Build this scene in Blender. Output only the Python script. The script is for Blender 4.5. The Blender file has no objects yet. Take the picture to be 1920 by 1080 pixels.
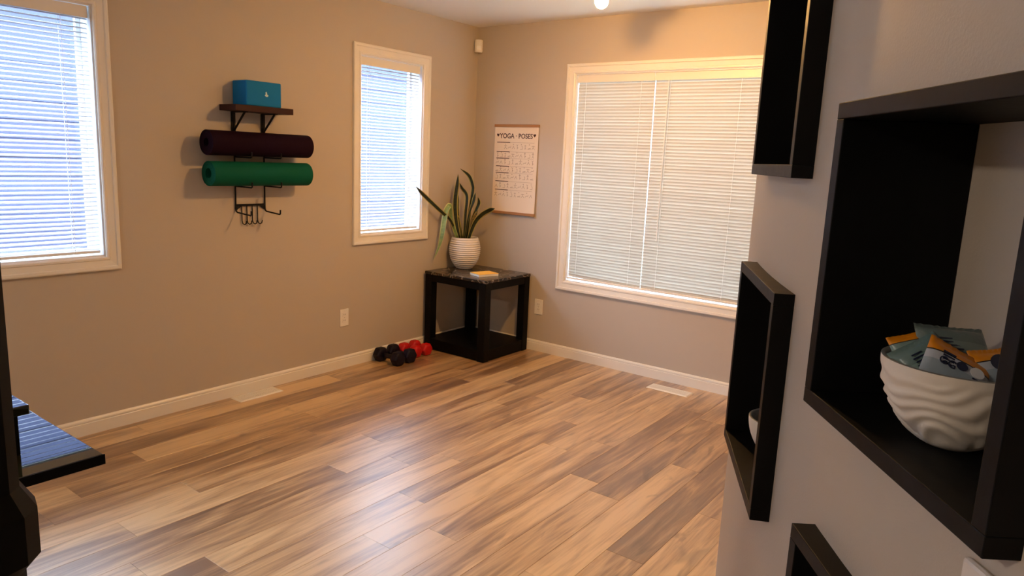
import bpy, bmesh, math, random
from mathutils import Vector, Matrix, noise

random.seed(7)
scene = bpy.context.scene
col = scene.collection
PI = math.pi

# ------------------------------------------------------------------ camera
cd = bpy.data.cameras.new('camera')
cam = bpy.data.objects.new('camera', cd)
col.objects.link(cam)
cd.sensor_width = 36.0
cd.lens = 1342.55 / 1920 * 36.0
cd.clip_start = 0.02
right = Vector((0.79921723, 0.59948535, 0.04323351))
up = Vector((-0.14186746, 0.11825673, 0.9827965))
fwd = Vector((-0.58405945, 0.79160133, -0.17956028))
m = Matrix.Identity(4)
for i in range(3):
    m[i][0], m[i][1], m[i][2] = right[i], up[i], -fwd[i]
m[0][3], m[1][3], m[2][3] = 3.7186, -4.4589, 1.4673
cam.matrix_world = m
scene.camera = cam

# ------------------------------------------------------------------ world and exposure
SKY = (0.60, 0.75, 1.0)
SKY_STRENGTH = 23.0
SUN_STRENGTH = 7.0
BULB_COLOR = (1.0, 0.51, 0.155)
BULB_STRENGTH = 780.0
FILL_COLOR = (1.0, 0.85, 0.68)
FILL_STRENGTH = 115.0  # strength of the fill light added out of view
world = bpy.data.worlds.new('sky')
scene.world = world
world.use_nodes = True
bgn = world.node_tree.nodes['Background']
bgn.inputs[0].default_value = (*SKY, 1)
bgn.inputs[1].default_value = SKY_STRENGTH
vs = scene.view_settings
vs.view_transform = 'Standard'
vs.look = 'None'
vs.exposure = 0.46
vs.gamma = 1.0
vs.use_curve_mapping = False


sun = bpy.data.lights.new('sun', 'SUN')
sun.energy = SUN_STRENGTH
sun.color = (1.0, 0.96, 0.90)
sun.angle = math.radians(0.6)
so = bpy.data.objects.new('sun', sun)
so.rotation_euler = (0, math.radians(-30), 0)      # high over the house next door, on the left windows
so.location = (-3, -2, 6)
col.objects.link(so)


def portal(loc, rot, sx, sy):
    l = bpy.data.lights.new('portal', 'AREA')
    l.shape = 'RECTANGLE'
    l.size, l.size_y = sx, sy
    l.cycles.is_portal = True
    o = bpy.data.objects.new('daylight_portal', l)
    o.location, o.rotation_euler = loc, rot
    col.objects.link(o)


portal((-0.16, -3.966, 1.49), (0, -PI / 2, 0), 1.2, 2.30)
portal((-0.16, -0.895, 1.49), (0, -PI / 2, 0), 1.2, 0.62)
portal((1.82, 0.16, 1.32), (-PI / 2, 0, 0), 1.80, 1.52)

# ------------------------------------------------------------------ material helpers


def new_mat(name):
    mt = bpy.data.materials.new(name)
    mt.use_nodes = True
    nt = mt.node_tree
    return mt, nt, nt.nodes, nt.links, nt.nodes['Principled BSDF']


def simple(name, rgb, rough=0.5, metal=0.0, spec=0.5, bump=0.0, bscale=60.0, coat=0.0):
    mt, nt, N, Lk, b = new_mat(name)
    b.inputs['Base Color'].default_value = (*rgb, 1)
    b.inputs['Roughness'].default_value = rough
    b.inputs['Metallic'].default_value = metal
    b.inputs['Specular IOR Level'].default_value = spec
    b.inputs['Coat Weight'].default_value = coat
    tc = N.new('ShaderNodeTexCoord')
    ns = N.new('ShaderNodeTexNoise')
    ns.inputs['Scale'].default_value = bscale
    ns.inputs['Detail'].default_value = 3
    Lk.new(tc.outputs['Object'], ns.inputs['Vector'])
    mr = N.new('ShaderNodeMapRange')
    mr.inputs['To Min'].default_value = max(rough - 0.04, 0.0)
    mr.inputs['To Max'].default_value = min(rough + 0.04, 1.0)
    Lk.new(ns.outputs[0], mr.inputs[0])
    Lk.new(mr.outputs[0], b.inputs['Roughness'])
    if bump > 0:
        bp = N.new('ShaderNodeBump')
        bp.inputs['Strength'].default_value = bump
        bp.inputs['Distance'].default_value = 0.002
        Lk.new(ns.outputs[0], bp.inputs['Height'])
        Lk.new(bp.outputs[0], b.inputs['Normal'])
    return mt


M = {}
M['wall'] = simple('wall_paint', (0.505, 0.445, 0.38), 0.55, bump=0.12, bscale=260, spec=0.3)
M['ceiling'] = simple('ceiling_paint', (0.86, 0.84, 0.80), 0.8, bump=0.3, bscale=150)
M['trim'] = simple('trim_paint', (0.80, 0.77, 0.71), 0.35, bump=0.02)
M['vinyl'] = simple('white_vinyl', (0.84, 0.85, 0.86), 0.35)
M['white_plastic'] = simple('white_plastic', (0.80, 0.78, 0.73), 0.35)
M['dark_slot'] = simple('slot_black', (0.02, 0.02, 0.02), 0.6)
M['black_metal'] = simple('black_metal', (0.006, 0.005, 0.005), 0.5, spec=0.2)
M['shelf_wood'] = simple('red_brown_wood', (0.030, 0.005, 0.005), 0.5, spec=0.2, bump=0.1, bscale=90)
M['black_wood'] = simple('black_wood', (0.0025, 0.0022, 0.0022), 0.5, spec=0.10, bump=0.05)
M['frame_black'] = simple('charcoal_frame', (0.0025, 0.0026, 0.0028), 0.5, spec=0.16, bump=0.05)
M['newel'] = simple('newel_dark_wood', (0.003, 0.003, 0.0024), 0.6, spec=0.12)
M['mat_purple'] = simple('purple_mat', (0.010, 0.0012, 0.0085), 0.8, spec=0.1, bump=0.3, bscale=300)
M['mat_green'] = simple('green_mat', (0.0, 0.085, 0.050), 0.75, spec=0.15, bump=0.3, bscale=300)
M['foam_blue'] = simple('blue_foam', (0.006, 0.17, 0.44), 0.75, spec=0.2, bump=0.2, bscale=250)
M['logo_pale'] = simple('pale_print', (0.55, 0.68, 0.75), 0.6)
M['purple_rubber'] = simple('purple_rubber', (0.005, 0.0025, 0.012), 0.45, spec=0.25)
M['red_rubber'] = simple('red_rubber', (0.50, 0.003, 0.004), 0.38)
M['ceramic'] = simple('white_ceramic', (0.72, 0.70, 0.70), 0.45, bump=0.05)
M['bowl_ceramic'] = simple('bowl_ceramic', (0.76, 0.70, 0.62), 0.55, bump=0.08, bscale=180)
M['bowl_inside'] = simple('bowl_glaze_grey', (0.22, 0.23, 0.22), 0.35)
M['soil'] = simple('soil', (0.012, 0.008, 0.005), 0.95, bump=0.6, bscale=150)
M['paper'] = simple('poster_paper', (0.78, 0.66, 0.52), 0.8)
M['ink'] = simple('ink', (0.06, 0.025, 0.02), 0.8)
M['ink_pale'] = simple('ink_pale', (0.34, 0.24, 0.17), 0.8)
M['hanger_wood'] = simple('hanger_wood', (0.36, 0.17, 0.05), 0.5, bump=0.1)
M['note_yellow'] = simple('yellow_cover', (0.90, 0.52, 0.08), 0.6)
M['note_white'] = simple('white_pages', (0.85, 0.82, 0.78), 0.7)
M['socket'] = simple('lamp_metal', (0.30, 0.27, 0.23), 0.35, metal=0.8)
M['siding'] = simple('neighbour_siding', (0.026, 0.030, 0.066), 0.8)
M['ground'] = simple('outdoor_ground', (0.16, 0.17, 0.12), 0.9, bump=0.4)
M['cord'] = simple('blind_cord', (0.78, 0.77, 0.74), 0.7)
M['wallplate'] = simple('switch_plate', (0.74, 0.68, 0.63), 0.35)


def slat_mat(name, rgb, trans):
    mt, nt, N, Lk, b = new_mat(name)
    b.inputs['Base Color'].default_value = (*rgb, 1)
    b.inputs['Roughness'].default_value = 0.4
    t = N.new('ShaderNodeBsdfTranslucent')
    t.inputs['Color'].default_value = (*rgb, 1)
    mx = N.new('ShaderNodeMixShader')
    mx.inputs[0].default_value = trans
    Lk.new(b.outputs[0], mx.inputs[1])
    Lk.new(t.outputs[0], mx.inputs[2])
    Lk.new(mx.outputs[0], N['Material Output'].inputs['Surface'])
    return mt


M['slat'] = slat_mat('blind_slat_vinyl', (0.60, 0.61, 0.64), 0.28)
M['slat_cream'] = slat_mat('blind_slat_cream', (0.56, 0.53, 0.46), 0.010)


def glass_mat():
    mt, nt, N, Lk, b = new_mat('window_glass')
    g = N.new('ShaderNodeBsdfGlossy')
    g.inputs['Roughness'].default_value = 0.02
    t = N.new('ShaderNodeBsdfTransparent')
    t.inputs['Color'].default_value = (0.93, 0.96, 0.96, 1)
    mx = N.new('ShaderNodeMixShader')
    mx.inputs[0].default_value = 0.05
    Lk.new(t.outputs[0], mx.inputs[1])
    Lk.new(g.outputs[0], mx.inputs[2])
    Lk.new(mx.outputs[0], N['Material Output'].inputs['Surface'])
    return mt


M['glass'] = glass_mat()


def bulb_mat(name, k):
    mt, nt, N, Lk, b = new_mat(name)
    e = N.new('ShaderNodeEmission')
    e.inputs['Color'].default_value = (*BULB_COLOR, 1)
    e.inputs['Strength'].default_value = BULB_STRENGTH * k
    Lk.new(e.outputs[0], N['Material Output'].inputs['Surface'])
    return mt


M['bulb_dim'] = bulb_mat('small_glowing_bulb', 0.22)
M['bulb'] = bulb_mat('glowing_bulb', 1.7)


def fill_dome_mat():
    mt, nt, N, Lk, b = new_mat('fill_dome_glow')
    e = N.new('ShaderNodeEmission')
    e.inputs['Color'].default_value = (*FILL_COLOR, 1)
    e.inputs['Strength'].default_value = FILL_STRENGTH
    Lk.new(e.outputs[0], N['Material Output'].inputs['Surface'])
    return mt


M['dome'] = fill_dome_mat()


def plank_mat():
    mt, nt, N, Lk, b = new_mat('oak_plank')
    tc = N.new('ShaderNodeTexCoord')
    oi = N.new('ShaderNodeObjectInfo')
    sep = N.new('ShaderNodeSeparateColor')
    Lk.new(oi.outputs['Color'], sep.inputs[0])
    # each board gets its own piece of grain
    off = N.new('ShaderNodeVectorMath'); off.operation = 'MULTIPLY'
    cmb = N.new('ShaderNodeCombineXYZ')
    for k in range(3):
        Lk.new(sep.outputs[1], cmb.inputs[k])
    Lk.new(cmb.outputs[0], off.inputs[0]); off.inputs[1].default_value = (37.0, 91.0, 13.0)
    add = N.new('ShaderNodeVectorMath'); add.operation = 'ADD'
    Lk.new(tc.outputs['Object'], add.inputs[0]); Lk.new(off.outputs[0], add.inputs[1])

    def nz(scale, det, rough, dist, sc):
        mp = N.new('ShaderNodeMapping')
        mp.inputs['Scale'].default_value = sc
        Lk.new(add.outputs[0], mp.inputs[0])
        n = N.new('ShaderNodeTexNoise')
        n.inputs['Scale'].default_value = scale
        n.inputs['Detail'].default_value = det
        n.inputs['Roughness'].default_value = rough
        n.inputs['Distortion'].default_value = dist
        Lk.new(mp.outputs[0], n.inputs['Vector'])
        return n
    broad = nz(1.0, 3, 0.55, 0.8, (14, 1.5, 1))
    fine = nz(1.0, 5, 0.65, 0.4, (75, 3.5, 1))
    knots = nz(1.0, 2, 0.5, 1.6, (9, 2.2, 1))
    a1 = N.new('ShaderNodeMath'); a1.operation = 'MULTIPLY_ADD'
    Lk.new(broad.outputs[0], a1.inputs[0]); a1.inputs[1].default_value = 0.62
    a2 = N.new('ShaderNodeMath'); a2.operation = 'MULTIPLY'
    Lk.new(fine.outputs[0], a2.inputs[0]); a2.inputs[1].default_value = 0.38
    Lk.new(a2.outputs[0], a1.inputs[2])
    # board tone shifts the ramp
    sh = N.new('ShaderNodeMath'); sh.operation = 'MULTIPLY_ADD'
    Lk.new(sep.outputs[0], sh.inputs[0]); sh.inputs[1].default_value = 0.20
    Lk.new(a1.outputs[0], sh.inputs[2])
    sb = N.new('ShaderNodeMath'); sb.operation = 'SUBTRACT'
    Lk.new(sh.outputs[0], sb.inputs[0]); sb.inputs[1].default_value = 0.10
    rp = N.new('ShaderNodeValToRGB')
    cr = rp.color_ramp
    cr.elements[0].position = 0.36; cr.elements[0].color = (0.185, 0.098, 0.044, 1)
    cr.elements[1].position = 0.64; cr.elements[1].color = (0.66, 0.45, 0.225, 1)
    e = cr.elements.new(0.44); e.color = (0.31, 0.178, 0.080, 1)
    e = cr.elements.new(0.53); e.color = (0.49, 0.31, 0.145, 1)
    Lk.new(sb.outputs[0], rp.inputs[0])
    kr = N.new('ShaderNodeValToRGB')
    kr.color_ramp.elements[0].position = 0.27; kr.color_ramp.elements[0].color = (0.45, 0.42, 0.40, 1)
    kr.color_ramp.elements[1].position = 0.36; kr.color_ramp.elements[1].color = (1, 1, 1, 1)
    Lk.new(knots.outputs[0], kr.inputs[0])
    mx = N.new('ShaderNodeMix'); mx.data_type = 'RGBA'; mx.blend_type = 'MULTIPLY'
    mx.inputs['Factor'].default_value = 0.7
    Lk.new(rp.outputs[0], mx.inputs['A']); Lk.new(kr.outputs[0], mx.inputs['B'])
    Lk.new(mx.outputs['Result'], b.inputs['Base Color'])
    rr = N.new('ShaderNodeMapRange')
    rr.inputs['To Min'].default_value = 0.26; rr.inputs['To Max'].default_value = 0.40
    b.inputs['Specular IOR Level'].default_value = 0.6
    b.inputs['Coat Weight'].default_value = 1.0
    b.inputs['Coat IOR'].default_value = 1.65
    b.inputs['Coat Roughness'].default_value = 0.40
    Lk.new(fine.outputs[0], rr.inputs[0]); Lk.new(rr.outputs[0], b.inputs['Roughness'])
    bp = N.new('ShaderNodeBump')
    bp.inputs['Strength'].default_value = 0.05; bp.inputs['Distance'].default_value = 0.0005
    Lk.new(fine.outputs[0], bp.inputs['Height']); Lk.new(bp.outputs[0], b.inputs['Normal'])
    return mt


M['plank'] = plank_mat()
M['subfloor'] = simple('floor_joint', (0.05, 0.03, 0.018), 0.8)


def marble_mat():
    mt, nt, N, Lk, b = new_mat('black_marble')
    tc = N.new('ShaderNodeTexCoord')
    n1 = N.new('ShaderNodeTexNoise')
    n1.inputs['Scale'].default_value = 7; n1.inputs['Detail'].default_value = 6
    n1.inputs['Distortion'].default_value = 1.8
    Lk.new(tc.outputs['Object'], n1.inputs['Vector'])
    rp = N.new('ShaderNodeValToRGB'); cr = rp.color_ramp
    cr.elements[0].position = 0.0; cr.elements[0].color = (0.010, 0.009, 0.008, 1)
    cr.elements[1].position = 1.0; cr.elements[1].color = (0.010, 0.009, 0.008, 1)
    for pos, c in ((0.46, (0.012, 0.010, 0.009, 1)), (0.50, (0.30, 0.25, 0.20, 1)), (0.52, (0.05, 0.03, 0.02, 1)),
                   (0.60, (0.012, 0.010, 0.009, 1)), (0.64, (0.10, 0.055, 0.03, 1)), (0.68, (0.012, 0.01, 0.009, 1))):
        e = cr.elements.new(pos); e.color = c
    Lk.new(n1.outputs[0], rp.inputs[0]); Lk.new(rp.outputs[0], b.inputs['Base Color'])
    b.inputs['Roughness'].default_value = 0.22
    return mt


M['marble'] = marble_mat()


def gloss_black_mat():
    mt, nt, N, Lk, b = new_mat('polished_dark_stone')
    tc = N.new('ShaderNodeTexCoord')
    n1 = N.new('ShaderNodeTexNoise')
    n1.inputs['Scale'].default_value = 35; n1.inputs['Detail'].default_value = 4
    Lk.new(tc.outputs['Object'], n1.inputs['Vector'])
    rp = N.new('ShaderNodeValToRGB')
    rp.color_ramp.elements[0].color = (0.010, 0.011, 0.005, 1)
    rp.color_ramp.elements[1].color = (0.035, 0.036, 0.018, 1)
    Lk.new(n1.outputs[0], rp.inputs[0]); Lk.new(rp.outputs[0], b.inputs['Base Color'])
    b.inputs['Roughness'].default_value = 0.008
    b.inputs['IOR'].default_value = 1.75
    return mt


M['gloss_black'] = gloss_black_mat()


def leaf_mat(name, mid, dark, margin):
    mt, nt, N, Lk, b = new_mat(name)
    uv = N.new('ShaderNodeUVMap')
    sp = N.new('ShaderNodeSeparateXYZ')
    Lk.new(uv.outputs[0], sp.inputs[0])
    s = N.new('ShaderNodeMath'); s.operation = 'SUBTRACT'; s.inputs[1].default_value = 0.5
    Lk.new(sp.outputs[0], s.inputs[0])
    a = N.new('ShaderNodeMath'); a.operation = 'ABSOLUTE'; Lk.new(s.outputs[0], a.inputs[0])
    tc = N.new('ShaderNodeTexCoord')
    n = N.new('ShaderNodeTexNoise'); n.inputs['Scale'].default_value = 28; n.inputs['Detail'].default_value = 3
    mp = N.new('ShaderNodeMapping'); mp.inputs['Scale'].default_value = (0.6, 0.6, 2.0)
    Lk.new(tc.outputs['Object'], mp.inputs[0]); Lk.new(mp.outputs[0], n.inputs['Vector'])
    c = N.new('ShaderNodeMix'); c.data_type = 'RGBA'
    c.inputs['A'].default_value = (*dark, 1); c.inputs['B'].default_value = (*mid, 1)
    rr = N.new('ShaderNodeMapRange'); rr.inputs['From Min'].default_value = 0.35; rr.inputs['From Max'].default_value = 0.65
    Lk.new(n.outputs[0], rr.inputs[0]); Lk.new(rr.outputs[0], c.inputs['Factor'])
    st = N.new('ShaderNodeMapRange'); st.inputs['From Min'].default_value = 0.33; st.inputs['From Max'].default_value = 0.38
    Lk.new(a.outputs[0], st.inputs[0])
    c2 = N.new('ShaderNodeMix'); c2.data_type = 'RGBA'
    Lk.new(st.outputs[0], c2.inputs['Factor']); Lk.new(c.outputs['Result'], c2.inputs['A'])
    c2.inputs['B'].default_value = (*margin, 1)
    Lk.new(c2.outputs['Result'], b.inputs['Base Color'])
    b.inputs['Roughness'].default_value = 0.4
    return mt


M['leaf_d'] = leaf_mat('snake_leaf_dark', (0.020, 0.032, 0.012), (0.006, 0.012, 0.005), (0.42, 0.36, 0.09))
M['leaf_l'] = leaf_mat('snake_leaf_light', (0.26, 0.36, 0.12), (0.16, 0.26, 0.09), (0.50, 0.52, 0.22))
M['leaf_o'] = leaf_mat('snake_leaf_tan', (0.20, 0.13, 0.03), (0.05, 0.04, 0.012), (0.45, 0.36, 0.12))


def bag_mat(name, body, lower, band=0.80):
    # printed wrapper: orange band near the top edge, dark line, body colour, paler print field
    mt, nt, N, Lk, b = new_mat(name)
    uv = N.new('ShaderNodeUVMap')
    sp = N.new('ShaderNodeSeparateXYZ')
    Lk.new(uv.outputs[0], sp.inputs[0])
    rp = N.new('ShaderNodeValToRGB'); cr = rp.color_ramp; cr.interpolation = 'CONSTANT'
    cr.elements[0].position = 0.0; cr.elements[0].color = (*lower, 1)
    cr.elements[1].position = band; cr.elements[1].color = (0.72, 0.26, 0.008, 1)
    e = cr.elements.new(0.50); e.color = (*body, 1)
    e = cr.elements.new(band - 0.025); e.color = (0.01, 0.01, 0.015, 1)
    Lk.new(sp.outputs[1], rp.inputs[0])
    tc = N.new('ShaderNodeTexCoord')
    n = N.new('ShaderNodeTexNoise'); n.inputs['Scale'].default_value = 60; n.inputs['Detail'].default_value = 3
    Lk.new(tc.outputs['Object'], n.inputs['Vector'])
    bp = N.new('ShaderNodeBump'); bp.inputs['Strength'].default_value = 0.5; bp.inputs['Distance'].default_value = 0.003
    Lk.new(n.outputs[0], bp.inputs['Height']); Lk.new(bp.outputs[0], b.inputs['Normal'])
    Lk.new(rp.outputs[0], b.inputs['Base Color'])
    b.inputs['Roughness'].default_value = 0.3
    return mt


M['bag_teal'] = bag_mat('wrapper_teal', (0.20, 0.31, 0.31), (0.13, 0.22, 0.23))
M['bag_white'] = bag_mat('wrapper_white', (0.45, 0.50, 0.58), (0.30, 0.38, 0.46), 0.70)
M['bag_grey'] = bag_mat('wrapper_grey', (0.17, 0.23, 0.22), (0.12, 0.17, 0.17))
M['navy'] = simple('navy_print', (0.008, 0.014, 0.05), 0.4)
M['print_white'] = simple('white_print', (0.72, 0.74, 0.78), 0.4)

# ------------------------------------------------------------------ mesh helpers


def mesh(name, verts, faces, mat, parent=None, smooth=False, uvs=None):
    me = bpy.data.meshes.new(name)
    me.from_pydata([tuple(v) for v in verts], [], faces)
    bm = bmesh.new(); bm.from_mesh(me)
    bmesh.ops.recalc_face_normals(bm, faces=bm.faces)
    bm.to_mesh(me); bm.free()
    if smooth:
        me.polygons.foreach_set('use_smooth', [True] * len(me.polygons))
    if uvs:
        l = me.uv_layers.new(name='UVMap')
        for i, lp in enumerate(me.loops):
            l.data[i].uv = uvs[lp.vertex_index]
    o = bpy.data.objects.new(name, me)
    if mat:
        me.materials.append(M[mat] if isinstance(mat, str) else mat)
    col.objects.link(o)
    if parent:
        o.parent = parent
    return o


class MB:
    """collects shapes of ONE part"""
    def __init__(self):
        self.v, self.f = [], []

    def add(self, v, f):
        n = len(self.v)
        self.v += [Vector(p) for p in v]
        self.f += [tuple(i + n for i in q) for q in f]
        return self

    def box(self, lo, hi, bev=0.0):
        x0, y0, z0 = lo; x1, y1, z1 = hi
        if bev <= 0:
            v = [(x0, y0, z0), (x1, y0, z0), (x1, y1, z0), (x0, y1, z0), (x0, y0, z1), (x1, y0, z1), (x1, y1, z1), (x0, y1, z1)]
            f = [(0, 3, 2, 1), (4, 5, 6, 7), (0, 1, 5, 4), (1, 2, 6, 5), (2, 3, 7, 6), (3, 0, 4, 7)]
            return self.add(v, f)
        bm = bmesh.new()
        bmesh.ops.create_cube(bm, size=1)
        for q in bm.verts:
            q.co = Vector(((x0 + x1) / 2 + q.co.x * (x1 - x0), (y0 + y1) / 2 + q.co.y * (y1 - y0), (z0 + z1) / 2 + q.co.z * (z1 - z0)))
        bmesh.ops.bevel(bm, geom=bm.edges[:], offset=bev, segments=2, profile=0.5, affect='EDGES')
        bm.verts.index_update()
        self.add([q.co.copy() for q in bm.verts], [tuple(w.index for w in p.verts) for p in bm.faces])
        bm.free()
        return self

    def tube(self, pts, r, n=8, caps=True):
        pts = [Vector(p) for p in pts]
        rings = []
        prev = None
        for i, p in enumerate(pts):
            if i == 0: d = pts[1] - p
            elif i == len(pts) - 1: d = p - pts[i - 1]
            else: d = (pts[i + 1] - p).normalized() + (p - pts[i - 1]).normalized()
            d.normalize()
            if prev is None:
                a = d.orthogonal().normalized()
            else:
                a = prev - d * prev.dot(d)
                a = a.normalized() if a.length > 1e-6 else d.orthogonal().normalized()
            prev = a
            bb = d.cross(a)
            rr = r[i] if isinstance(r, (list, tuple)) else r
            rings.append([p + (a * math.cos(2 * PI * k / n) + bb * math.sin(2 * PI * k / n)) * rr for k in range(n)])
        v = [q for rg in rings for q in rg]
        f = []
        for i in range(len(rings) - 1):
            for k in range(n):
                f.append((i * n + k, i * n + (k + 1) % n, (i + 1) * n + (k + 1) % n, (i + 1) * n + k))
        if caps:
            f.append(tuple(range(n))[::-1]); f.append(tuple((len(rings) - 1) * n + k for k in range(n)))
        return self.add(v, f)

    def lathe(self, prof, c=(0, 0, 0), n=32, fn=None):
        """prof: list of (r, z); r==0 closes"""
        v, f, idx = [], [], []
        for (r, z) in prof:
            if r < 1e-7:
                idx.append([len(v)]); v.append((c[0], c[1], c[2] + z))
            else:
                ring = []
                for k in range(n):
                    a = 2 * PI * k / n
                    rr = r + (fn(a, z) if fn else 0)
                    ring.append(len(v)); v.append((c[0] + rr * math.cos(a), c[1] + rr * math.sin(a), c[2] + z))
                idx.append(ring)
        for A, B in zip(idx, idx[1:]):
            for k in range(n):
                k2 = (k + 1) % n
                if len(A) == 1 and len(B) == 1: continue
                if len(A) == 1: f.append((A[0], B[k], B[k2]))
                elif len(B) == 1: f.append((A[k], A[k2], B[0]))
                else: f.append((A[k], A[k2], B[k2], B[k]))
        return self.add(v, f)

    def xf(self, mat):
        self.v = [mat @ p for p in self.v]
        return self

    def build(self, name, mat, parent=None, smooth=False):
        return mesh(name, self.v, self.f, mat, parent, smooth)


def empty(name, loc=(0, 0, 0)):
    o = bpy.data.objects.new(name, None)
    o.empty_display_size = 0.05
    o.location = loc
    col.objects.link(o)
    return o


def tag(o, label=None, cat=None, group=None, kind=None):
    if label: o['label'] = label
    if cat: o['category'] = cat
    if group: o['group'] = group
    if kind: o['kind'] = kind
    return o


def keep(o, parent):
    """parent without moving (parents here only translate)"""
    o.parent = parent
    o.location = o.location - parent.location
    return o


def smooth_angle(o, deg=35):
    me = o.data
    me.polygons.foreach_set('use_smooth', [True] * len(me.polygons))
    me.set_sharp_from_angle(angle=math.radians(deg))
    return o


H = 2.44
YR = -7.5     # rear of the room, behind the camera
XR = 4.9      # right side of the house


def wall_sheet(name, mp, ulo, uhi, zlo, zhi, holes, th, mat='wall'):
    """wall with rectangular openings; mp(u, z, d) -> point, d = depth behind the face"""
    us = sorted({ulo, uhi, *[h[0] for h in holes], *[h[1] for h in holes]})
    zs = sorted({zlo, zhi, *[h[2] for h in holes], *[h[3] for h in holes]})
    mb = MB()

    def inhole(u, z):
        return any(h[0] < u < h[1] and h[2] < z < h[3] for h in holes)
    for d in (0, th):
        for a, b in zip(us, us[1:]):
            for c, e in zip(zs, zs[1:]):
                if not inhole((a + b) / 2, (c + e) / 2):
                    mb.add([mp(a, c, d), mp(b, c, d), mp(b, e, d), mp(a, e, d)], [(0, 1, 2, 3)])
    for (a, b, c, e) in list(holes) + [(ulo, uhi, zlo, zhi)]:
        for (p, q) in (((a, c), (b, c)), ((b, c), (b, e)), ((b, e), (a, e)), ((a, e), (a, c))):
            mb.add([mp(*p, 0), mp(*q, 0), mp(*q, th), mp(*p, th)], [(0, 1, 2, 3)])
    me = bpy.data.meshes.new(name)
    me.from_pydata([tuple(p) for p in mb.v], [], mb.f)
    bm = bmesh.new(); bm.from_mesh(me)
    bmesh.ops.remove_doubles(bm, verts=bm.verts, dist=1e-5)
    bmesh.ops.recalc_face_normals(bm, faces=bm.faces)
    bm.to_mesh(me); bm.free()
    me.materials.append(M[mat])
    o = bpy.data.objects.new(name, me)
    col.objects.link(o)
    return o


# openings (u0, u1, z0, z1)
W1 = (-5.10, -2.832, 0.895, 2.085)  # stretched left beyond the view to let in more daylight
W2 = (-1.186, -0.602, 0.905, 2.085)
W3 = (0.910, 2.72, 0.580, 2.065)
left_mp = lambda u, z, d: (-d, u, z)
back_mp = lambda u, z, d: (u, d, z)

wl = wall_sheet('wall_left', left_mp, YR, 0.14, 0, H, [W1, W2], 0.14)
tag(wl, 'beige painted left wall with two blind-covered windows', 'wall', kind='structure')
wb = wall_sheet('wall_back', back_mp, 0.0, XR, 0, H, [W3], 0.14)
tag(wb, 'beige painted far wall with the wide blind-covered window', 'wall', kind='structure')
wr = wall_sheet('wall_rear', lambda u, z, d: (u, YR - d, z), -0.14, XR + 0.1, 0, H, [], 0.14)
tag(wr, 'plain beige wall behind the viewer', 'wall', kind='structure')
ce = MB().box((-0.14, YR - 0.14, H), (XR + 0.1, 0.14, H + 0.1)).build('ceiling', 'ceiling')
tag(ce, 'off-white ceiling warmly lit by the lamp', 'ceiling', kind='structure')
w5 = wall_sheet('wall_side', lambda u, z, d: (XR + d, u, z), YR, 0.0, 0, H, [], 0.1)
tag(w5, 'side wall behind the curved wall', 'wall', kind='structure')
gr = MB().box((-12, -16, -0.6), (14, 12, -0.5)).build('ground', 'ground')
tag(gr, 'dull ground outside the windows', 'ground', kind='structure')
nb = MB()
for k in range(26):
    z = -0.5 + 0.15 * k
    nb.add([(-3.012, -9, z), (-3.012, 4, z), (-3.02, 4, z + 0.15), (-3.02, -9, z + 0.15)], [(0, 1, 2, 3)])
    nb.add([(-3.02, -9, z + 0.15), (-3.02, 4, z + 0.15), (-3.012, 4, z + 0.15), (-3.012, -9, z + 0.15)], [(0, 1, 2, 3)])
nb.box((-3.4, -9, -0.5), (-3.03, 4, 3.4))
nbo = nb.build('wall_outside', 'siding')
tag(nbo, 'blue-grey sided house wall outside the left windows', 'wall', kind='structure')

# ---------- floor of separate boards
fl = MB().box((0.0, YR, -0.06), (XR, 0.0, -0.009)).build('floor', 'subfloor')
tag(fl, 'wide oak-look vinyl plank floor', 'floor', kind='structure')
PW, PL, GAP = 0.1555, 1.24, 0.0002
X_REF = 2.077
known_butt = {0: -1.70, 2: -1.265, 3: -2.18, 4: -1.66, -1: -2.513, -2: -1.478, -3: -1.134, -11: -2.93, -7: -3.28, -10: -0.80,
              1: -0.55, -4: -1.95, -5: -0.9, -6: -2.4, -8: -1.7, -9: -2.2}
known_tone = {(0, 1): 0.25, (0, 2): 0.85, (1, 2): 0.2, (1, 1): 0.45, (2, 2): 0.85, (2, 1): 0.4, (3, 2): 0.3, (4, 2): 0.8,
              (-1, 2): 0.9, (-1, 1): 0.5, (-2, 2): 0.85, (-3, 2): 0.3, (-4, 2): 0.8, (-4, 1): 0.75}
plank_cache = {}


def plank_mesh(w, l):
    key = (round(w, 3), round(l, 3))
    if key in plank_cache:
        return plank_cache[key]
    x, y, b = w / 2 - GAP, l / 2 - GAP, 0.0008
    v = [(-x, -y, -0.008), (x, -y, -0.008), (x, y, -0.008), (-x, y, -0.008),
         (-x, -y, -b), (x, -y, -b), (x, y, -b), (-x, y, -b),
         (-x + b, -y + b, 0), (x - b, -y + b, 0), (x - b, y - b, 0), (-x + b, y - b, 0)]
    f = [(8, 9, 10, 11)]
    for i in range(4):
        j = (i + 1) % 4
        f += [(i, j, j + 4, i + 4), (i + 4, j + 4, j + 8, i + 8)]
    me = bpy.data.meshes.new('plank')
    me.from_pydata(v, [], f)
    me.materials.append(M['plank'])
    plank_cache[key] = me
    return me


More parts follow.
